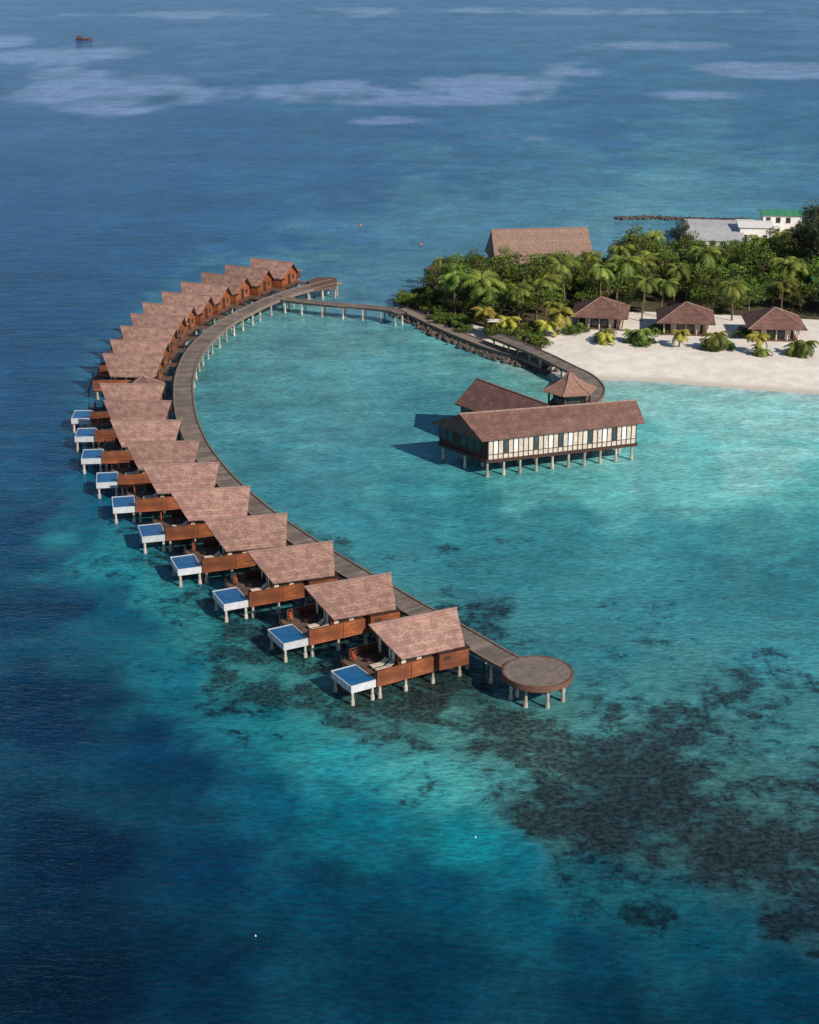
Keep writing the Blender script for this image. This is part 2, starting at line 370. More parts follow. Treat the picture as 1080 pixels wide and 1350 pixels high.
def villa_meshes():
    D={}
    R=Matrix.Rotation(math.radians(6),4,'Z')
    b=MB(); gable_roof(b,-4.95,4.8,-3.0,4.0,3.45,6.55,3.92,0,1)
    D['roof']=b.mesh('villa_roof',[M_roof,M_ridge])
    b=MB()
    x0,x1,w,z0,z1=-3.0,3.7,2.65,2.3,4.2
    b.box(x0,x1,-w,w,z0,z1,0)
    for xx,s in ((x0,-1),(x1,1)):
        b.add([(xx,-w+.02,z1),(xx,w-.02,z1),(xx,0,6.1),(xx-s*.12,-w+.02,z1),(xx-s*.12,w-.02,z1),(xx-s*.12,0,6.1)],[(0,1,2),(5,4,3)],0)
    b.box(1.0,4.3,-3.75,-w-.003,1.9,3.72,0)
    b.box(.9,4.4,-3.88,-2.5,3.72,3.8,1)
    b.box(1.5,2.2,-3.78,-3.74,2.9,3.3,1)
    b.tube([(x0-.05,-2.3,4.1),(-4.2,-.5,5.8)],[.06,.06],1,4); b.tube([(x0-.05,2.3,4.1),(-4.2,.5,5.8)],[.06,.06],1,4)
    D['walls']=b.mesh('villa_walls',[M_wood,M_dark])
    b=MB()
    b.box(x0-.04,x0-.005,-2.1,2.1,2.45,4.15,0)
    for yy_ in (-2.1,-1.05,0,1.05,2.1): b.box(x0-.09,x0-.045,yy_-.06,yy_+.06,2.4,4.2,1)
    b.box(x0-.09,x0-.045,-2.16,2.16,4.21,4.3,1)
    b.box(x0-.075,x0-.045,-1.95,-1.2,2.5,4.15,2); b.box(x0-.075,x0-.045,1.3,1.95,2.5,4.15,2); b.box(x0-.075,x0-.045,-.95,-.55,2.5,4.15,2)
    b.add([(x0-.02,-1.4,4.35),(x0-.02,1.4,4.35),(x0-.02,0,5.5)],[(0,1,2)],0)
    b.box(-2.8,.7,-w-.04,-w-.005,2.45,3.95,0)
    for k in range(5):
        xx=-2.8+k*.85; b.box(xx-.05,xx+.05,-w-.09,-w-.045,2.4,4.0,1)
    b.box(-2.7,-2.2,-w-.075,-w-.045,2.5,3.95,2); b.box(-1.0,-.5,-w-.075,-w-.045,2.5,3.95,2)
    b.box(x1+.005,x1+.05,-.5,.5,2.35,4.1,3)
    b.box(x1+.005,x1+.05,1.2,2.0,3.0,3.8,0)
    D['windows']=b.mesh('villa_windows',[M_glass,M_dark,M_cream,M_dark])
    b=MB()
    b.box(-.6,3.2,2.653,5.4,2.25,3.8,0)
    b.add([(-1.0,2.7,3.85),(3.6,2.7,3.85),(3.6,5.8,3.75),(-1.0,5.8,3.75),(.6,4.2,4.5),(2.0,4.2,4.5)],[(0,1,5,4),(1,2,5),(2,3,4,5),(3,0,4),(3,2,1,0)],1)
    D['annex']=b.mesh('villa_annex',[M_wood,M_roof])
    b=MB()
    b.box(-6.05,4.5,-2.85,2.9,2.02,2.2,0,R)
    b.box(4.5,7.2,.6,2.4,2.06,2.24,0,R)
    b.box(-6.9,-6.06,1.35,2.9,2.0,2.18,0,R)
    D['deck']=b.mesh('villa_deck',[M_deck])
    b=MB()
    b.box(-6.1,3.2,-3.02,-2.88,1.5,3.15,0,R)
    b.box(-6.1,3.2,-3.06,-2.84,3.15,3.22,0,R)
    b.box(-2.2,-2.05,-3.1,-3.03,1.45,3.3,0,R); b.box(1.2,1.35,-3.1,-3.03,1.45,3.3,0,R)
    b.box(-4.6,-.5,2.92,3.05,1.7,3.1,1,R)
    b.box(-6.12,-6.0,-2.8,-2.5,2.2,3.1,0,R)
    b.box(-6.06,4.5,-2.86,-2.8,1.7,2.02,1,R); b.box(-6.1,-6.05,-2.8,2.9,1.2,2.1,1,R); b.box(4.5,4.56,-2.8,2.9,1.7,2.1,1,R)
    for yy_ in (2.0,2.6): b.tube([R@Vector((-6.95,yy_,2.9)),R@Vector((-7.0,yy_,2.2)),R@Vector((-8.0,yy_,-.4))],[.05]*3,1,5)
    for k in range(6):
        x=-7.05-.17*k*.95; z=2.0-.42*k
        b.box(x-.1,x+.1,2.0,2.6,z-.03,z+.03,1,R)
    for k in range(9):
        b.box(-6.0+.5*k,-5.95+.5*k,2.7,2.75,2.2,3.2,0,R)
    for zz in (2.6,2.9,3.2): b.box(-6.0,-1.9,2.69,2.76,zz,zz+.05,0,R)
    b.box(-6.0,-5.95,1.4,2.7,3.2,3.25,0,R); b.box(-6.0,-5.95,1.4,1.45,2.2,3.2,0,R)
    D['screen_walls']=b.mesh('villa_screen_walls',[M_wood,M_dark])
    b=MB()
    X0,X1,Y0,Y1=-8.95,-6.12,-2.8,1.25; T=.09
    b.box(X0,X1,Y0,Y0+T,1.45,2.25,0,R); b.box(X0,X1,Y1-T,Y1,1.45,2.25,0,R)
    b.box(X0,X0+T,Y0+T+.002,Y1-T-.002,1.45,2.19,0,R); b.box(X1-T,X1,Y0+T+.002,Y1-T-.002,1.45,2.25,0,R)
    b.box(X0+T+.002,X1-T-.002,Y0+T+.002,Y1-T-.002,1.46,1.6,0,R)
    D['pool']=b.mesh('villa_pool',[M_poolw])
    b=MB(); b.box(X0+T+.003,X1-T-.003,Y0+T+.003,Y1-T-.003,1.61,2.18,0,R)
    D['pool_water']=b.mesh('villa_pool_water',[M_pool])
    b=MB()
    for x in (-5.6,-2.6,.6,3.8):
        for y in (-2.6,2.5):
            p=R@Vector((x,y,0)); b.cyl(p,.15,-6,2.02,0,8); b.cyl(p,.22,-6,.55,0,8)
    for x,y in ((0,5.1),(2.9,5.1),(6.8,1.5)):
        p=Vector((x,y,0)); b.cyl(p,.15,-6,2.1,0,8)
    D['piles']=b.mesh('villa_piles',[M_conc])
    b=MB()
    for x in (-8.65,-6.4):
        for y in (-2.5,.95):
            p=R@Vector((x,y,0)); b.cyl(p,.15,-6,1.47,0,8); b.cyl(p,.22,-6,.5,0,8)
    b.box(-8.85,-6.2,-.95,-.75,1.25,1.44,0,R)
    D['pool_piles']=b.mesh('villa_pool_piles',[M_conc])
    b=MB()
    for k in range(2):
        y=-1.9+k*1.0
        b.box(-5.2,-3.95,y,y+.62,2.42,2.52,0,R)
        MM=R@Matrix.Translation((-3.95,0,2.47))@Matrix.Rotation(math.radians(-35),4,'Y')
        b.box(0,.75,y,y+.62,-.05,.05,0,MM)
        for xx in (-5.1,-4.1):
            for q in (.06,.56): b.box(xx-.03,xx+.03,y+q-.03,y+q+.03,2.2,2.42,1,R)
    b.box(-5.0,-4.5,.6,1.1,2.55,2.6,1,R); b.box(-4.8,-4.7,.8,.9,2.2,2.55,1,R)
    D['sun_loungers']=b.mesh('villa_sun_loungers',[M_cream,M_dark])
    b=MB()
    c=R@Vector((-6.02,1.95,2.85)); n=16
    ring=[c+Vector((0.02,.34*math.cos(2*math.pi*i/n),.34*math.sin(2*math.pi*i/n))) for i in range(n+1)]
    b.tube(ring,[.09]*(n+1),0,6)
    b.box(-5.98,-5.92,1.9,2.0,2.2,3.05,1,R)
    D['life_ring']=b.mesh('villa_life_ring',[M_orange,M_dark])
    return D
VD=villa_meshes()
VIL=[(546,812,26),(460,764,23),(384,720,19),(325,681,14),(278,644,10),(239,611,6),(215,582,3),(193,554,1),(182,528,-1),(175,506,-3),
     (176,467,-5),(184,449,-7),(196,431,-9),(208,415,-12),(222,401,-15),(246,387,-18),(270,374,-20),(296,362,-22),(326,352,-24),(359,343,-26)]
for i,(x,y,a) in enumerate(VIL):
    p=W(x,y,6.55); e=empty('water_villa',(p.x,p.y,0),math.radians(a+random.uniform(-.7,.7)))
    for k,me in VD.items():
        if i>=10 and 'pool' in k: continue
        o_=link(k,me,e)
        if k=='sun_loungers': o_.location=(random.uniform(-.2,.3),random.uniform(-.3,.4),0)

# ------------------------------------------------------------------ boardwalk
def spline(P,n=8):
    P=[Vector(p) for p in P]; out=[]
    Q=[2*P[0]-P[1]]+P+[2*P[-1]-P[-2]]
    for i in range(1,len(Q)-2):
        for k in range(n):
            t=k/n; a,b,c,d=Q[i-1],Q[i],Q[i+1],Q[i+2]
            out.append(.5*((2*b)+(c-a)*t+(2*a-5*b+4*c-d)*t*t+(3*b-a-3*c+d)*t**3))
    out.append(P[-1]); return out
M_kerb=simple('kerb_timber',(.20,.155,.13),.2,1.5,.8)
def walkway(name,pts,w,zt,piles=True,step=4.0,zfun=None,mats=None,th=.16):
    e=empty(name); L=0; b=MB(); al=[]
    kb=MB(); pl=MB(); acc=0; nxt=1
    for i,p in enumerate(pts):
        d=(pts[min(i+1,len(pts)-1)]-pts[max(i-1,0)]); d.z=0; d.normalize(); nrm=Vector((-d.y,d.x,0))
        if i: acc+=(pts[i]-pts[i-1]).length
        z=zfun(i/(len(pts)-1)) if zfun else zt
        for s,zz in ((-w/2,z),(w/2,z),(w/2,z-th),(-w/2,z-th)):
            q=p+nrm*s; b.v.append((q.x,q.y,zz)); al.append(acc)
        for s in (-1,1):
            q0=p+nrm*(s*w/2-.11); q1=p+nrm*(s*w/2+.11)
            kb.v+= [(q0.x,q0.y,z+.003),(q0.x,q0.y,z+.14),(q1.x,q1.y,z+.14),(q1.x,q1.y,z-.42)]
        if i:
            o=4*(i-1)
            for j in range(4):
                b.f.append((o+j,o+4+j,o+4+(j+1)%4,o+(j+1)%4)); b.m.append(0)
            for s in range(2):
                o=8*(i-1)+4*s
                for j in range(3): kb.f.append((o+j,o+j+1,o+j+9,o+j+8)); kb.m.append(0)
        if piles and acc>=nxt:
            nxt+=step
            for s in (-1,1):
                q=p+nrm*s*(w/2-.25); pl.cyl(q,.15,-5,z-.3,0,8); pl.cyl(q,.21,-5,.5,0,8)
            a=p+nrm*(w/2+.1); c=p-nrm*(w/2+.1)
            pl.tube([(a.x,a.y,z-.4),(c.x,c.y,z-.4)],[.14,.14],0,4)
    me=b.mesh('deck',mats or [M_walk]); at=me.attributes.new('along','FLOAT','POINT'); at.data.foreach_set('value',al)
    link('deck',me,e); link('kerb',kb.mesh('kerb',[M_kerb]),e)
    if piles: link('piles',pl.mesh('piles',[M_conc]),e)
    return e
path=[(443,370),(415,377),(385,385),(355,396),(325,410),(300,424),(280,439),(262,457),(251,474),(244,494),(242,514),(244,540),(251,565),(263,590),(281,615),(302,638),(327,661),(356,684),(388,706),(422,728),(461,752),(500,775),(540,799),(582,822),(622,845),(660,867),(694,884)]
Z=2.5
walkway('boardwalk',spline([W(x,y,Z) for x,y in path],6),2.9,Z)
walkway('footbridge',spline([W(x,y,Z) for x,y in [(368,393),(400,397),(440,401),(480,404),(515,408),(530,413)]],6),2.0,Z-.02)
e=empty('jetty_platform'); b=MB(); c=W(432,372,Z)
b.prism([W2(405,370,Z),W2(412,381,Z),W2(444,377,Z),W2(444,366,Z),W2(420,365,Z)],Z-.5,Z+.03,0)
link('platform_deck',b.mesh('platform_deck',[M_deck]),e)
b=MB(); 
for x,y in ((408,379),(425,379),(442,376),(442,368)): q=W(x,y,Z); b.cyl(q,.18,-5,Z-.45,0,8)
link('piles',b.mesh('piles',[M_conc]),e)
e=empty('round_viewing_platform'); c=W(709,887,Z); rad=46.5/(cp*(887+150)/(H-Z))
b=MB(); b.cyl((0,0),rad-.12,Z-.25,Z+.16,0,64)
o_=link('round_deck',b.mesh('round_deck',[simple('round_deck_boards',(.21,.17,.145),.25,2,.75,.3,(0,5,.4))]),e); o_.location=(c.x,c.y,0); o_.rotation_euler=(0,0,-.7)
b=MB()
n=64
for i in range(n):
    a0=2*math.pi*i/n;a1=2*math.pi*(i+1)/n
    def P(r,a,z): return (c.x+r*math.cos(a),c.y+r*math.sin(a),z)
    b.add([P(rad-.15,a0,Z+.20),P(rad-.15,a1,Z+.20),P(rad+.04,a1,Z+.20),P(rad+.04,a0,Z+.20),P(rad+.04,a0,Z-.4),P(rad+.04,a1,Z-.4),P(rad-.15,a0,Z+.1),P(rad-.15,a1,Z+.1)],[(0,3,2,1),(3,4,5,2),(0,1,7,6)],0)
link('rim',b.mesh('rim',[simple('rim_timber',(.15,.075,.05),.25,2,.7)]),e)
b=MB()
for i in range(8):
    a=2*math.pi*i/8+.3; q=(c.x+(rad-.7)*math.cos(a),c.y+(rad-.7)*math.sin(a)); b.cyl(q,.16,-5,Z-.2,0,8); b.cyl(q,.23,-5,.5,0,8)
link('piles',b.mesh('piles',[M_conc]),e)

def pavilion(name,c,r,n,z0,ze,za,rz,tier=False,walls=M_wood,roof=M_roof_red,piles=True):
    e=empty(name,(c.x,c.y,0),rz); b=MB()
    def ring(r,z): return [(r*math.cos(2*math.pi*i/n),r*math.sin(2*math.pi*i/n),z) for i in range(n)]
    if tier:
        h=za-ze
        R3=[ring(r,ze),ring(r*.62,ze+h*.26),ring(r*.30,ze+h*.58),ring(r*.10,ze+h*.95)]
        vs=[p for q in R3 for p in q]+ring(r*.97,ze-.12)+[(0,0,za)]
        fs=[(k*n+i,k*n+(i+1)%n,(k+1)*n+(i+1)%n,(k+1)*n+i) for k in range(3) for i in range(n)]
        fs+=[(i,4*n+i,4*n+(i+1)%n,(i+1)%n) for i in range(n)]+[tuple(reversed(range(4*n,5*n)))]+[(3*n+i,3*n+(i+1)%n,5*n) for i in range(n)]
        b.add(vs,fs,0)
        for i in range(n): b.tube([Vector(q[i])+Vector((0,0,.03)) for q in R3],[.09]*4,1,4)
    else:
        b.add(ring(r,ze)+[(0,0,za)]+ring(r*.97,ze-.15),[(i,(i+1)%n,n) for i in range(n)]+[(i,n+1+i,n+1+(i+1)%n,(i+1)%n) for i in range(n)]+[tuple(reversed(range(n+1,2*n+1)))],0)
        for i in range(n):
            a=Vector(ring(r,ze)[i])+Vector((0,0,.03)); b.tube([a,(0,0,za+.05)],[.08,.08],1,4)
    link('roof',b.mesh('roof',[roof,M_ridge]),e)
    b=MB(); b.prism([(x*1.0,y*1.0) for x,y,_ in ring(r*.8,0)],z0-.25,z0,0)
    link('floor',b.mesh('floor',[M_deck]),e)
    b=MB(); wr=r*.74
    R_=ring(wr,0)
    for i in range(n):
        p=Vector(R_[i]); q=Vector(R_[(i+1)%n]); b.cyl(p,.16,z0,ze,3,6)
        if n==4:
            for k in (1,2,3):
                m=p.lerp(q,k/4); b.cyl(m,.12,z0,ze-.1,3,6)
    iw=wr*.80
    rr=ring(iw,0); b.prism([(x,y) for x,y,_ in rr],z0,ze-.15,1)
    for i in range(n):
        p=Vector(rr[i]);q=Vector(rr[(i+1)%n]); o=((p+q)/2).normalized()*.05
        for s0,s1,mm in ((.08,.24,4),(.27,.47,2),(.53,.73,2),(.76,.92,4)):
            m0=p.lerp(q,s0);m1=p.lerp(q,s1)
            b.add([(m0.x+o.x,m0.y+o.y,z0+.15),(m1.x+o.x,m1.y+o.y,z0+.15),(m1.x+o.x,m1.y+o.y,ze-.5),(m0.x+o.x,m0.y+o.y,ze-.5)],[(0,1,2,3)],mm)
    link('posts_and_walls',b.mesh('posts_and_walls',[M_dark,walls,M_glass,M_panel if name=='beach_villa' else M_dark,M_cream if name=='beach_villa' else M_glass]),e)
    if piles:
        b=MB()
        for x,y,_ in ring(r*.7,0): b.cyl((x,y),.17,-5,z0-.2,0,8)
        link('piles',b.mesh('piles',[M_conc]),e)
    return e
pavilion('walkway_pavilion',W(188,495,6.4),3.9,4,Z+.05,4.4,6.4,.75)
pavilion('pier_pavilion',W(752,490,7.4),4.3,6,Z+.05,4.7,7.4,.2,tier=True,roof=M_roof_pav)
for (x,y,rz) in ((793,391,.62),(905,398,.66),(1022,405,.72)):
    pavilion('beach_villa',W(x,y,6.4),7.2,4,1.5,3.7,6.4,rz,piles=False,walls=M_dark)

walkway('curved_pier',spline([W(x,y,Z) for x,y in [(652,442),(690,457),(720,470),(748,484),(772,496),(786,512),(778,528),(755,540)]],6),2.6,Z,True,3.5)

# ------------------------------------------------------------------ restaurant
zl=lambda p,z:Vector((p.x,p.y,z))
def wingroof(b,fl,fr,br,bl,rl,rr,m=0):
    th=Vector((0,0,.18))
    top=[fl,fr,br,bl,rl,rr]; bot=[p-th for p in (fl,fr,br,bl)]
    b.add([tuple(p) for p in top+bot],[(0,1,5,4),(1,2,5),(2,3,4,5),(3,0,4),(0,6,7,1),(1,7,8,2),(2,8,9,3),(3,9,6,0),(9,8,7,6)],m)
    b.tube([rl+Vector((0,0,.05)),rr+Vector((0,0,.05))],[.14,.14],1,6)
e=empty('overwater_restaurant')
zf=2.5; ze=5.5; zr=8.0
A_=W(577,583,zf);B_=W(641,607,zf);C_=W(841,584,zf)
dBC=(C_-B_).normalized(); nb=Vector((-dBC.y,dBC.x,0))
D_=C_+nb*8.0
cen=(A_+B_+C_+D_)/4
o=lambda p,s=1.0:zl(p+(p-cen).normalized()*s,ze)
b=MB()
rl=W(606,546,zr); rr=W(839,528,zr)
wingroof(b,o(B_,.9),o(C_,.9),o(D_,.9),o(A_,.9),rl,rr)
w0=W(628,499,zr+.2); w1=W(722,535,zr+.0); dw=(w1-w0); dw.z=0; dw.normalize(); nw=Vector((-dw.y,dw.x,0))
g0=w0+dw*.9; 
wingroof(b,zl(g0-nw*4.6,ze),zl(w1-nw*4.6,ze),zl(w1+nw*4.6,ze),zl(g0+nw*4.6,ze),zl(w0,zr+.2),zl(w1,zr+.2))
link('roof',b.mesh('roof',[M_roof_red,M_ridge]),e)
b=MB()
poly=[A_,B_,C_,D_]
b.prism([(p.x,p.y) for p in poly],zf-.45,zf,2)
ins=[p+(cen-p).normalized()*.35 for p in poly]
b.prism([(p.x,p.y) for p in ins],zf+.002,ze-.19,0)
wp=[w0+dw*1.5-nw*3.8,w1-nw*3.8,w1+nw*3.8,w0+dw*1.5+nw*3.8]
b.prism([(p.x,p.y) for p in wp],zf-.4,ze-.2,2)
def facade(b,p,q,n,mats,zb,zt,outw,fr=.14,low=None):
    d=(q-p); L=d.length; d.normalize()
    def quadbox(s0,s1,z0,z1,o0,o1,m):
        v=[]
        for z in (z0,z1):
            for s,oo in ((s0,o0),(s1,o0),(s1,o1),(s0,o1)):
                r=p+d*s+outw*oo; v.append((r.x,r.y,z))
        b.add(v,[(0,3,2,1),(4,5,6,7),(0,1,5,4),(1,2,6,5),(2,3,7,6),(3,0,4,7)],m)
    st=L/n
    for i in range(n):
        quadbox(i*st+fr/2+.01,(i+1)*st-fr/2-.01,zb+.75,zt-.25,.01,.06,mats[i%len(mats)])
        quadbox(i*st+fr/2+.01,(i+1)*st-fr/2-.01,zb+.02,zb+.65,.01,.06,low if low is not None else 2)
    for i in range(n+1): quadbox(i*st-fr/2,i*st+fr/2,zb,zt-.1,.0,.11,2)
    quadbox(0,L,zb+.66,zb+.74,.0,.09,2)
perp=lambda p,q:(lambda d:Vector((d.y,-d.x,0)))((q-p).normalized())
facade(b,zl(ins[1],zf),zl(ins[2],zf),30,[5,1,5,3,5,1,5,5,4,3,5],zf,ze,perp(ins[1],ins[2]),.12,5)
facade(b,zl(ins[0],zf),zl(ins[1],zf),7,[3,3,2,3],zf,ze,perp(ins[0],ins[1]))
facade(b,zl(wp[0],zf),zl(wp[1],zf),7,[3,3,2],zf,ze,-nw)
link('walls_and_windows',b.mesh('walls_and_windows',[M_wood,M_white,M_dark,M_glass,M_cream,M_panel]),e)
b=MB()
for i in range(10):
    for f in (.04,.5,.96):
        p=(B_.lerp(C_,(i+.2)/9.5)).lerp(A_.lerp(D_,(i+.2)/9.5),f); b.cyl(p,.17,-5,zf-.4,0,8); b.cyl(p,.25,-5,.6,0,8)
for s in (1,5,9,13):
    for t_ in (-3.4,3.4):
        p=w0+dw*s+nw*t_; b.cyl(p,.17,-5,zf-.4,0,8)
link('piles',b.mesh('piles',[M_conc]),e)

# ------------------------------------------------------------------ back buildings
def hall(name,l,r,z0,zr,ze,hw,mr,mw):
    e=empty(name); d=(r-l); d.z=0; L=d.length; d.normalize(); n=Vector((-d.y,d.x,0))
    b=MB(); f=[zl(l-n*hw-d*.2,ze),zl(r-n*hw+d*.2,ze),zl(r+n*hw+d*.2,ze),zl(l+n*hw-d*.2,ze)]
    wingroof(b,*f,zl(l,zr),zl(r,zr)); link('roof',b.mesh('roof',[mr,M_ridge]),e)
    b=MB(); q=[l-n*(hw-.8)+d*.5,r-n*(hw-.8)-d*.5,r+n*(hw-.8)-d*.5,l+n*(hw-.8)+d*.5]
    b.prism([(p.x,p.y) for p in q],z0,ze-.2,0)
    facade(b,zl(q[0],z0),zl(q[1],z0),10,[3,2,3],z0+.3,ze-.3,-n)
    link('walls',b.mesh('walls',[mw,M_white,M_dark,M_glass]),e)
    return e
hall('timber_hall',W(648,303,10.5),W(775,300,10.5),1.0,10.5,5.0,6.5,simple('hall_roof',(.30,.20,.155),.25,2.5,.8,.5,(2,3,.15)),M_wood)
def block(name,cx,y,z0,z1,wx,wy,rz,mwall,mroof,roofh=.3,floors=2):
    p=W(cx,y,z0); e=empty(name,(p.x,p.y,0),rz)
    b=MB(); b.box(-wx/2,wx/2,0,wy,z0-.5,z1,0)
    nfl=floors
    for fl in range(nfl):
        hh=(z1-z0)/nfl
        for i in range(int(wx//2.2)):
            x=-wx/2+1.1+i*2.2-.5
            b.box(x,x+1.0,-.05,-.005,z0+fl*hh+.9,z0+fl*hh+2.1,1)
            b.box(x-.08,x+1.08,-.12,-.055,z0+fl*hh+.8,z0+fl*hh+.88,2)
    for i in range(int(wy//2.4)):
        y_=.8+i*2.4; b.box(-wx/2-.05,-wx/2-.005,y_,y_+1,z0+.9,z0+2.1,1)
    link('walls',b.mesh('walls',[mwall,M_glass,M_white]),e)
    b=MB()
    b.add([(-wx/2-.4,-.4,z1+.01),(wx/2+.4,-.4,z1+.01),(wx/2+.4,wy+.4,z1+.01),(-wx/2-.4,wy+.4,z1+.01),(-wx/2-.4,wy/2,z1+roofh),(wx/2+.4,wy/2,z1+roofh)],[(0,1,5,4),(1,2,5),(2,3,4,5),(3,0,4),(3,2,1,0)],0)
    link('roof',b.mesh('roof',[mroof]),e)
block('service_building',1030,314,1.3,6.4,8.5,7,-.1,M_white,M_green,.5)
block('white_store_building',996,322,1.3,5.0,7,9,-.1,M_white,M_white,.5,1)
block('grey_roof_shed',942,330,1.3,3.4,12,24,-.15,M_white,M_grey,.7,1)
block('white_annex_building',1098,398,1.3,4.6,7,9,-.1,M_white,M_green,.8,1)

# ------------------------------------------------------------------ rocks
def rocks(name,line,n,size,spread,zb=0,flat=.7):
    b=MB(); pts=spline([W(x,y,0) for x,y in line],20)
    import bmesh
    bm=bmesh.new(); bmesh.ops.create_icosphere(bm,subdivisions=1,radius=1); sv=[v.co.copy() for v in bm.verts]; sf=[tuple(v.index for v in f.verts) for f in bm.faces]; bm.free()
    for k in range(n):
        p=random.choice(pts)+Vector((random.gauss(0,spread),random.gauss(0,spread),0)); r=size*random.uniform(.5,1.3)
        R=Matrix.Rotation(random.uniform(0,6),3,'Z')@Matrix.Rotation(random.uniform(0,6),3,'X')
        sc=Vector((random.uniform(.7,1.3),random.uniform(.7,1.2),random.uniform(.5,.9)))
        b.add([p+R@Vector((v.x*sc.x,v.y*sc.y,v.z*sc.z))*r*random.uniform(.85,1.1)+Vector((0,0,zb+random.uniform(-.2,.4)*size)) for v in sv],sf,0)
    link(name,b.mesh(name,[M_rock]))
rocks('rock_revetment',[(512,409),(540,423),(575,440),(610,456),(645,469),(685,480),(720,492)],750,.5,.6,.15)
rocks('rock_groyne',[(577,352),(573,360),(580,372),(578,384)],140,.6,.8,.2)
rocks('breakwater',[(817,289),(860,288),(905,290),(950,291),(985,291)],520,.5,.6,.1)
rocks('loose_rocks',[(530,400),(548,392),(562,384)],60,.5,.9,.2)
pp=spline([zl(W(x,y,1.0),0) for x,y in [(522,405),(545,414),(580,430),(615,445),(652,459),(690,470),(722,482)]],6)
walkway('promenade_path',pp,2.4,1.05,False,mats=[M_paving],th=.5)

# ------------------------------------------------------------------ vegetation
def finish_leafmesh(b,name,mats,shade):
    me=b.mesh(name,mats); at=me.attributes.new('shade','FLOAT','FACE'); at.data.foreach_set('value',shade); return me
def leaf(b,sh,p,size,m,s,up=.6):
    n=Vector((random.gauss(0,1),random.gauss(0,1),random.gauss(0,1)+up)).normalized()
    a=n.orthogonal().normalized(); a=Matrix.Rotation(random.uniform(0,6.28),3,n)@a; c=n.cross(a)
    l=size*random.uniform(.7,1.3); w=l*.45
    b.add([p-a*l/2,p+c*w/2,p+a*l/2,p-c*w/2],[(0,1,2,3)],m); sh.append(s)
def broadtree(name,h,r,nc,nl,lsz,mat,seed,flat=.75):
    random.seed(seed); b=MB(); sh=[]
    tp=[(0,0,-.4),(.1,.05,h*.2),(random.uniform(-.4,.4),random.uniform(-.3,.3),h*.45),(random.uniform(-.6,.6),random.uniform(-.5,.5),h*.75)]
    b.tube(tp,[.28,.22,.17,.07],0,6); sh+=[0]*(len(b.f)-len(sh))
    for k in range(nc):
        a=random.uniform(0,6.28); rr=r*math.sqrt(random.random())*.95; z=h*(.45+.5*random.random()*(1-.55*(rr/r)**2))
        c=Vector((rr*math.cos(a),rr*math.sin(a),z)); st=Vector(tp[2]).lerp(Vector(tp[1]),random.random()*.6)
        b.tube([st,st.lerp(c,.5)+Vector((0,0,.3)),c],[.1,.07,.03],0,4); sh+=[0]*(len(b.f)-len(sh))
        cr=r*random.uniform(.22,.42); base=random.uniform(.1,.85)
        for j in range(nl):
            d=Vector((random.gauss(0,1),random.gauss(0,1),random.gauss(0,1))).normalized()*cr*random.uniform(.55,1.12)
            d.z*=flat
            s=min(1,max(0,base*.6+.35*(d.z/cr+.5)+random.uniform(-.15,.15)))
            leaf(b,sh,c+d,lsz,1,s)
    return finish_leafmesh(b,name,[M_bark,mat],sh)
def palm(name,h,L,nf,mat,seed,lean=.8):
    random.seed(seed); b=MB(); sh=[]
    la=random.uniform(0,6.28); lx,ly=lean*math.cos(la),lean*math.sin(la)
    pts=[(lx*(t**1.8),ly*(t**1.8),-.3+(h+.3)*t) for t in (0,.25,.5,.75,1)]
    b.tube(pts,[.24,.18,.15,.13,.12],0,6); sh+=[0]*len(b.f)
    top=Vector(pts[-1])
    for k in range(nf):
        az=2*math.pi*k/nf*1.618+random.uniform(-.2,.2); el=random.uniform(-.25,1.15); ll=L*random.uniform(.8,1.1)
        d=Vector((math.cos(az),math.sin(az),0)); side=Vector((-d.y,d.x,0)); s0=random.uniform(.2,.9)*(.5+.5*(el>0.2))
        n=12; p=top.copy(); ang=el; rach=[]
        for i in range(n+1):
            rach.append((p.copy(),ang)); p=p+(d*math.cos(ang)+Vector((0,0,math.sin(ang))))*(ll/n); ang-=random.uniform(.12,.2)
        b.tube([q for q,_ in rach],[.05*(1-i/(n+2)) for i in range(n+1)],1,3); sh+=[.8]*(len(b.f)-len(sh))
        for i in range(1,n+1):
            q,a=rach[i]; t=i/n; lw=ll*.30*math.sin(math.pi*min(1,.15+t*.85))**.7+.1
            f=(d*math.cos(a)+Vector((0,0,math.sin(a))))
            for s in (-1,1):
                for hh in (0,.5):
                    q2=q-f*(ll/n)*hh
                    tip=q2+side*s*lw*.85+f*lw*.45+Vector((0,0,-lw*random.uniform(.25,.6)))
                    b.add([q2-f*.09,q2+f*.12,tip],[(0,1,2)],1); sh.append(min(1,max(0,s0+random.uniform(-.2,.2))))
    return finish_leafmesh(b,name,[M_bark,mat],sh)
TREES=[broadtree('broadleaf_tree_mesh',h,r,nc,75,.46,M_leaf,s) for h,r,nc,s in ((7.6,3.7,22,1),(6.6,3.9,24,2),(8.8,3.6,22,3),(5.6,3.3,20,4))]
CAS=[broadtree('casuarina_mesh',11,2.3,26,80,.34,M_leafd,s,1.1) for s in (11,12)]
BUSH=[broadtree('shrub_mesh',2.0,1.7,12,70,.32,M_leaf,s) for s in (21,22)]
PALMS=[palm('palm_mesh',h,4.0,20,M_palm,s,l) for h,s,l in ((7.5,31,1.2),(8.8,32,.6),(6.3,33,1.5))]
PYOUNG=[palm('young_palm_mesh',h,3.2,16,M_palmy,s,.3) for h,s in ((2.2,41),(3.6,42))]
PSMALL=[palm('small_palm_mesh',h,2.9,18,M_palm,s,.2) for h,s in ((1.5,51),(2.4,52))]
random.seed(99)
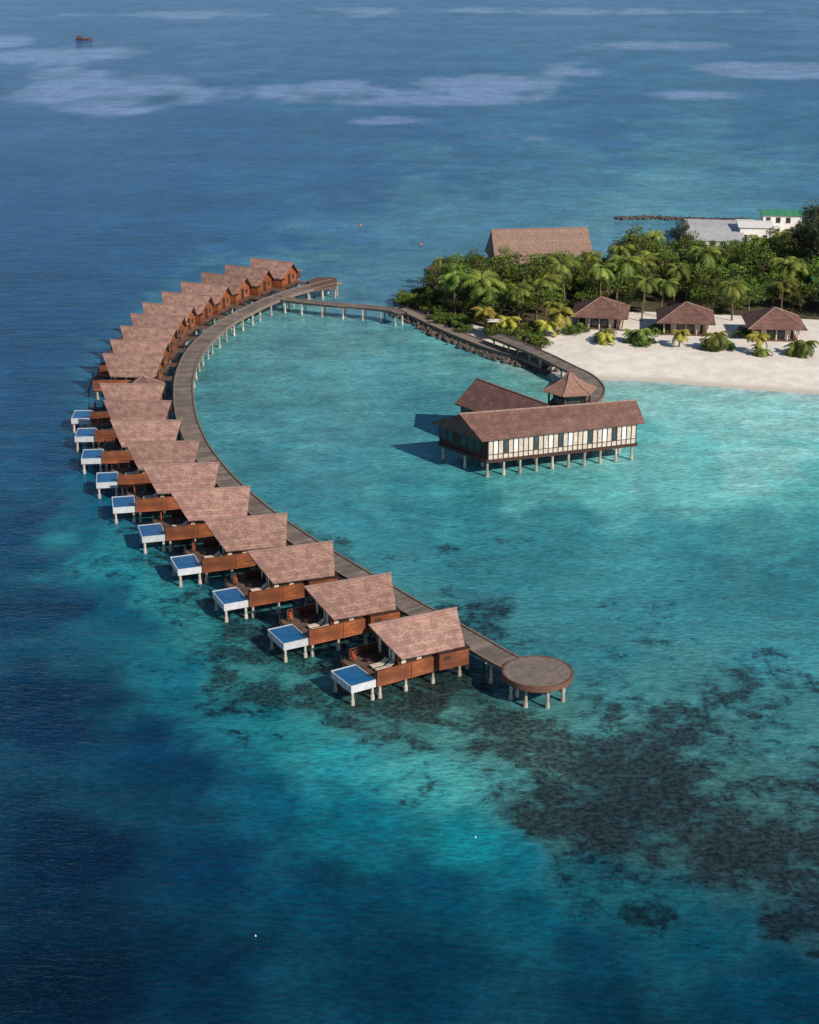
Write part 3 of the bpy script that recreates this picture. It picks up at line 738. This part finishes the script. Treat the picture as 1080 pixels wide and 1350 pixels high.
def put(name,me,x,y,s=1,rz=None,z=1.1):
    o=link(name,me); o.location=(x,y,z); o.scale=(s*random.uniform(.92,1.08),s*random.uniform(.92,1.08),s); o.rotation_euler=(0,0,random.uniform(0,6.28) if rz is None else rz); return o
VEG=np.array([W2(*p) for p in [(560,404),(590,424),(640,438),(700,446),(735,443),(752,424),(850,420),(950,424),(1100,432),(1320,432),(1320,320),(1090,325),(1060,345),(985,345),(960,352),(870,350),(700,356),(610,360),(575,378)]])
huts=[W(793,391,6.4),W(905,398,6.4),W(1022,405,6.4)]
hall_c=[W(x,303,8) for x in (648,665,680,696,712,728,744,760,775)]
placed=[]; tries=0
xmin,xmax=VEG[:,0].min(),VEG[:,0].max(); ymin,ymax=VEG[:,1].min(),VEG[:,1].max()
while len(placed)<250 and tries<12000:
    tries+=1
    x=random.uniform(xmin,xmax); y=random.uniform(ymin,ymax)
    if sdist(np.array([x]),np.array([y]),VEG)[0]<.6: continue
    if any((x-q[0])**2+(y-q[1])**2<3.5**2 for q in placed): continue
    if any(abs(x-h.x)<7.5 and -9<y-h.y<6.8 for h in huts): continue
    if any((x-h.x)**2+(y-h.y)**2<9.5**2 for h in hall_c): continue
    placed.append((x,y))
    edge=sdist(np.array([x]),np.array([y]),VEG)[0]
    t=random.random()
    s=random.uniform(.78,1.18)*(.85 if x<14 else 1)*(.75 if edge<3 else 1)
    near=(hall_c[0].x-3<x<hall_c[-1].x+3) and y<hall_c[0].y
    if near:
        dd=hall_c[0].y-y; s=min(s,.62+max(0,dd-8)*.016)
    elif y>318 and x>26: s*=.88
    if t<.78: put('broadleaf_tree',random.choice(TREES),x,y,s)
    elif t<.95: put('coconut_palm',random.choice(PALMS),x,y,s*.98)
    else: put('casuarina_tree',random.choice(CAS),x,y,s*.8)
for (x,y,k,s) in [(600,418,0,.95),(690,430,0,.9),(790,414,1,.95),(846,425,1,.85),(870,420,0,.85),(965,424,0,.9),(655,420,2,1),(720,418,2,1)]:
    p=W(x,y,1.1); put('coconut_palm',PALMS[k],p.x,p.y,s)
for (x,y,k,s) in [(640,437,1,1),(736,443,1,1.15),(722,445,0,1),(668,440,0,1),(800,455,0,.7),(895,459,1,.75),(999,468,1,.85)]:
    p=W(x,y,1.1); put('young_palm_tree',PYOUNG[k],p.x,p.y,s)
for (x,y,k,s) in [(796,452,0,1),(845,455,1,1),(838,452,0,1),(945,463,1,1.1),(955,460,0,1),(938,462,0,.9),(1062,472,1,1),(1050,470,0,1),(1005,470,0,.8)]:
    p=W(x,y,1.1); put('small_palm_tree',PSMALL[k],p.x,p.y,s)
for k in range(110):
    x,y=random.choice([(545,402),(560,410),(575,418),(590,425),(605,430),(620,436),(536,400),(655,440),(690,450),(710,455),(845,455),(945,462),(1060,470),(760,440),(870,440),(980,448),(700,440),(570,398),(555,395)])
    p=W(x+random.uniform(-9,9),y+random.uniform(-5,4),1); put('shrub',random.choice(BUSH),p.x,p.y,random.uniform(.5,1.05),z=.8)
for (x,y,s) in [(1068,372,1.35),(1082,380,1.4),(1056,362,1.1),(895,345,.9),(1092,372,1.4),(1074,350,1.3),(1062,345,1.2),(1085,345,1.3),(1045,352,.9),(905,350,.7)]:
    p=W(x,y,1.1); put('casuarina_tree',random.choice(CAS),p.x,p.y,s)
b=MB()
b.add([(x,y,1.36) for x,y in VEG],[tuple(range(len(VEG)))],0)
link('forest_floor',b.mesh('forest_floor',[simple('forest_floor',(.08,.07,.038),.4,.6,.95)]))

b=MB(); e=empty('beach_daybed',W(652,438,1.3)); 
b.box(-1.3,1.3,-1,1,.35,.55,0); b.box(-1.3,1.3,-1,1,2.1,2.2,0)
for x in (-1.2,1.2):
    for y in (-.9,.9): b.box(x-.06,x+.06,y-.06,y+.06,0,2.1,1)
link('frame',b.mesh('frame',[M_white,M_dark]),e)

# ------------------------------------------------------------------ boat, buoys
def boat(x,y):
    p=W(x,y,0); e=empty('wooden_boat',(p.x,p.y,0),.1); b=MB()
    secs=[(-4.0,.9,1.1),(-2,1.2,.8),(0,1.3,.75),(2,1.1,.9),(3.6,.5,1.3),(4.6,.06,1.8)]
    vs=[]
    for x_,w,h in secs: vs+=[(x_,-w,h),(x_,-w*.5,-.3),(x_,w*.5,-.3),(x_,w,h)]
    fs=[]
    for i in range(len(secs)-1):
        for j in range(3): fs.append((4*i+j,4*i+j+1,4*i+j+5,4*i+j+4))
        fs.append((4*i+3,4*i,4*i+4,4*i+7))
    fs.append((0,1,2,3)); b.add(vs,fs,0)
    link('hull',b.mesh('hull',[M_redp]),e)
    b=MB(); b.box(-3.4,1.8,-1.0,1.0,2.2,2.3,0)
    for xx in (-3.2,-.8,1.6):
        for yy_ in (-.9,.9): b.box(xx-.06,xx+.06,yy_-.06,yy_+.06,.75,2.2,0)
    b.box(-3.0,-1.2,-.8,.8,.8,1.9,0); link('canopy',b.mesh('canopy',[M_redp,M_redp]),e)
boat(110,53)
def ball(name,x,y,r,mat):
    p=W(x,y,0); b=MB(); n=10
    prof=[(0,-r),(r*.7,-r*.7),(r,0),(r*.7,r*.7),(r*.25,r),(r*.18,r*1.6)]
    for i in range(len(prof)-1): b.cyl((0,0),max(prof[i][0],.01),prof[i][1],prof[i+1][1],0,n,max(prof[i+1][0],.01))
    o=link(name,b.mesh(name,[mat])); o.location=p
for x,y,r in ((627,1104,.09),(337,1234,.08)): ball('mooring_buoy',x,y,r,M_white)
for x,y,r in ((555,322,.3),(475,297,.3)): ball('mooring_buoy',x,y,r,M_orange)

# ------------------------------------------------------------------ light, world, camera
az=math.radians(136); el=math.radians(33)
w=bpy.data.worlds.new('World'); S.world=w; w.use_nodes=True; t=w.node_tree
bg=t.nodes['Background']; sky=t.nodes.new('ShaderNodeTexSky'); sky.sky_type='NISHITA'; sky.sun_disc=False
sky.sun_elevation=el; sky.sun_rotation=az; sky.air_density=1.0; sky.dust_density=.3; sky.ozone_density=2.5
t.links.new(sky.outputs[0],bg.inputs[0]); bg.inputs[1].default_value=.08
l=bpy.data.lights.new('sun','SUN'); l.energy=5.0; l.angle=math.radians(.5); l.color=(1,.89,.76)
so=bpy.data.objects.new('sun',l); S.collection.objects.link(so)
dirv=Vector((math.sin(az)*math.cos(el),math.cos(az)*math.cos(el),math.sin(el)))
so.rotation_euler=dirv.to_track_quat('Z','Y').to_euler(); so.location=(100,-50,150)
cam=bpy.data.cameras.new('camera'); co=bpy.data.objects.new('camera',cam); S.collection.objects.link(co)
co.location=(0,0,H); co.rotation_euler=(math.radians(90)-PITCH,0,0)
cam.sensor_fit='HORIZONTAL'; cam.sensor_width=36; cam.lens=36*F/1080; cam.clip_end=60000; cam.clip_start=1
S.camera=co
S.view_settings.view_transform='Standard'; S.view_settings.look='None'; S.view_settings.exposure=0
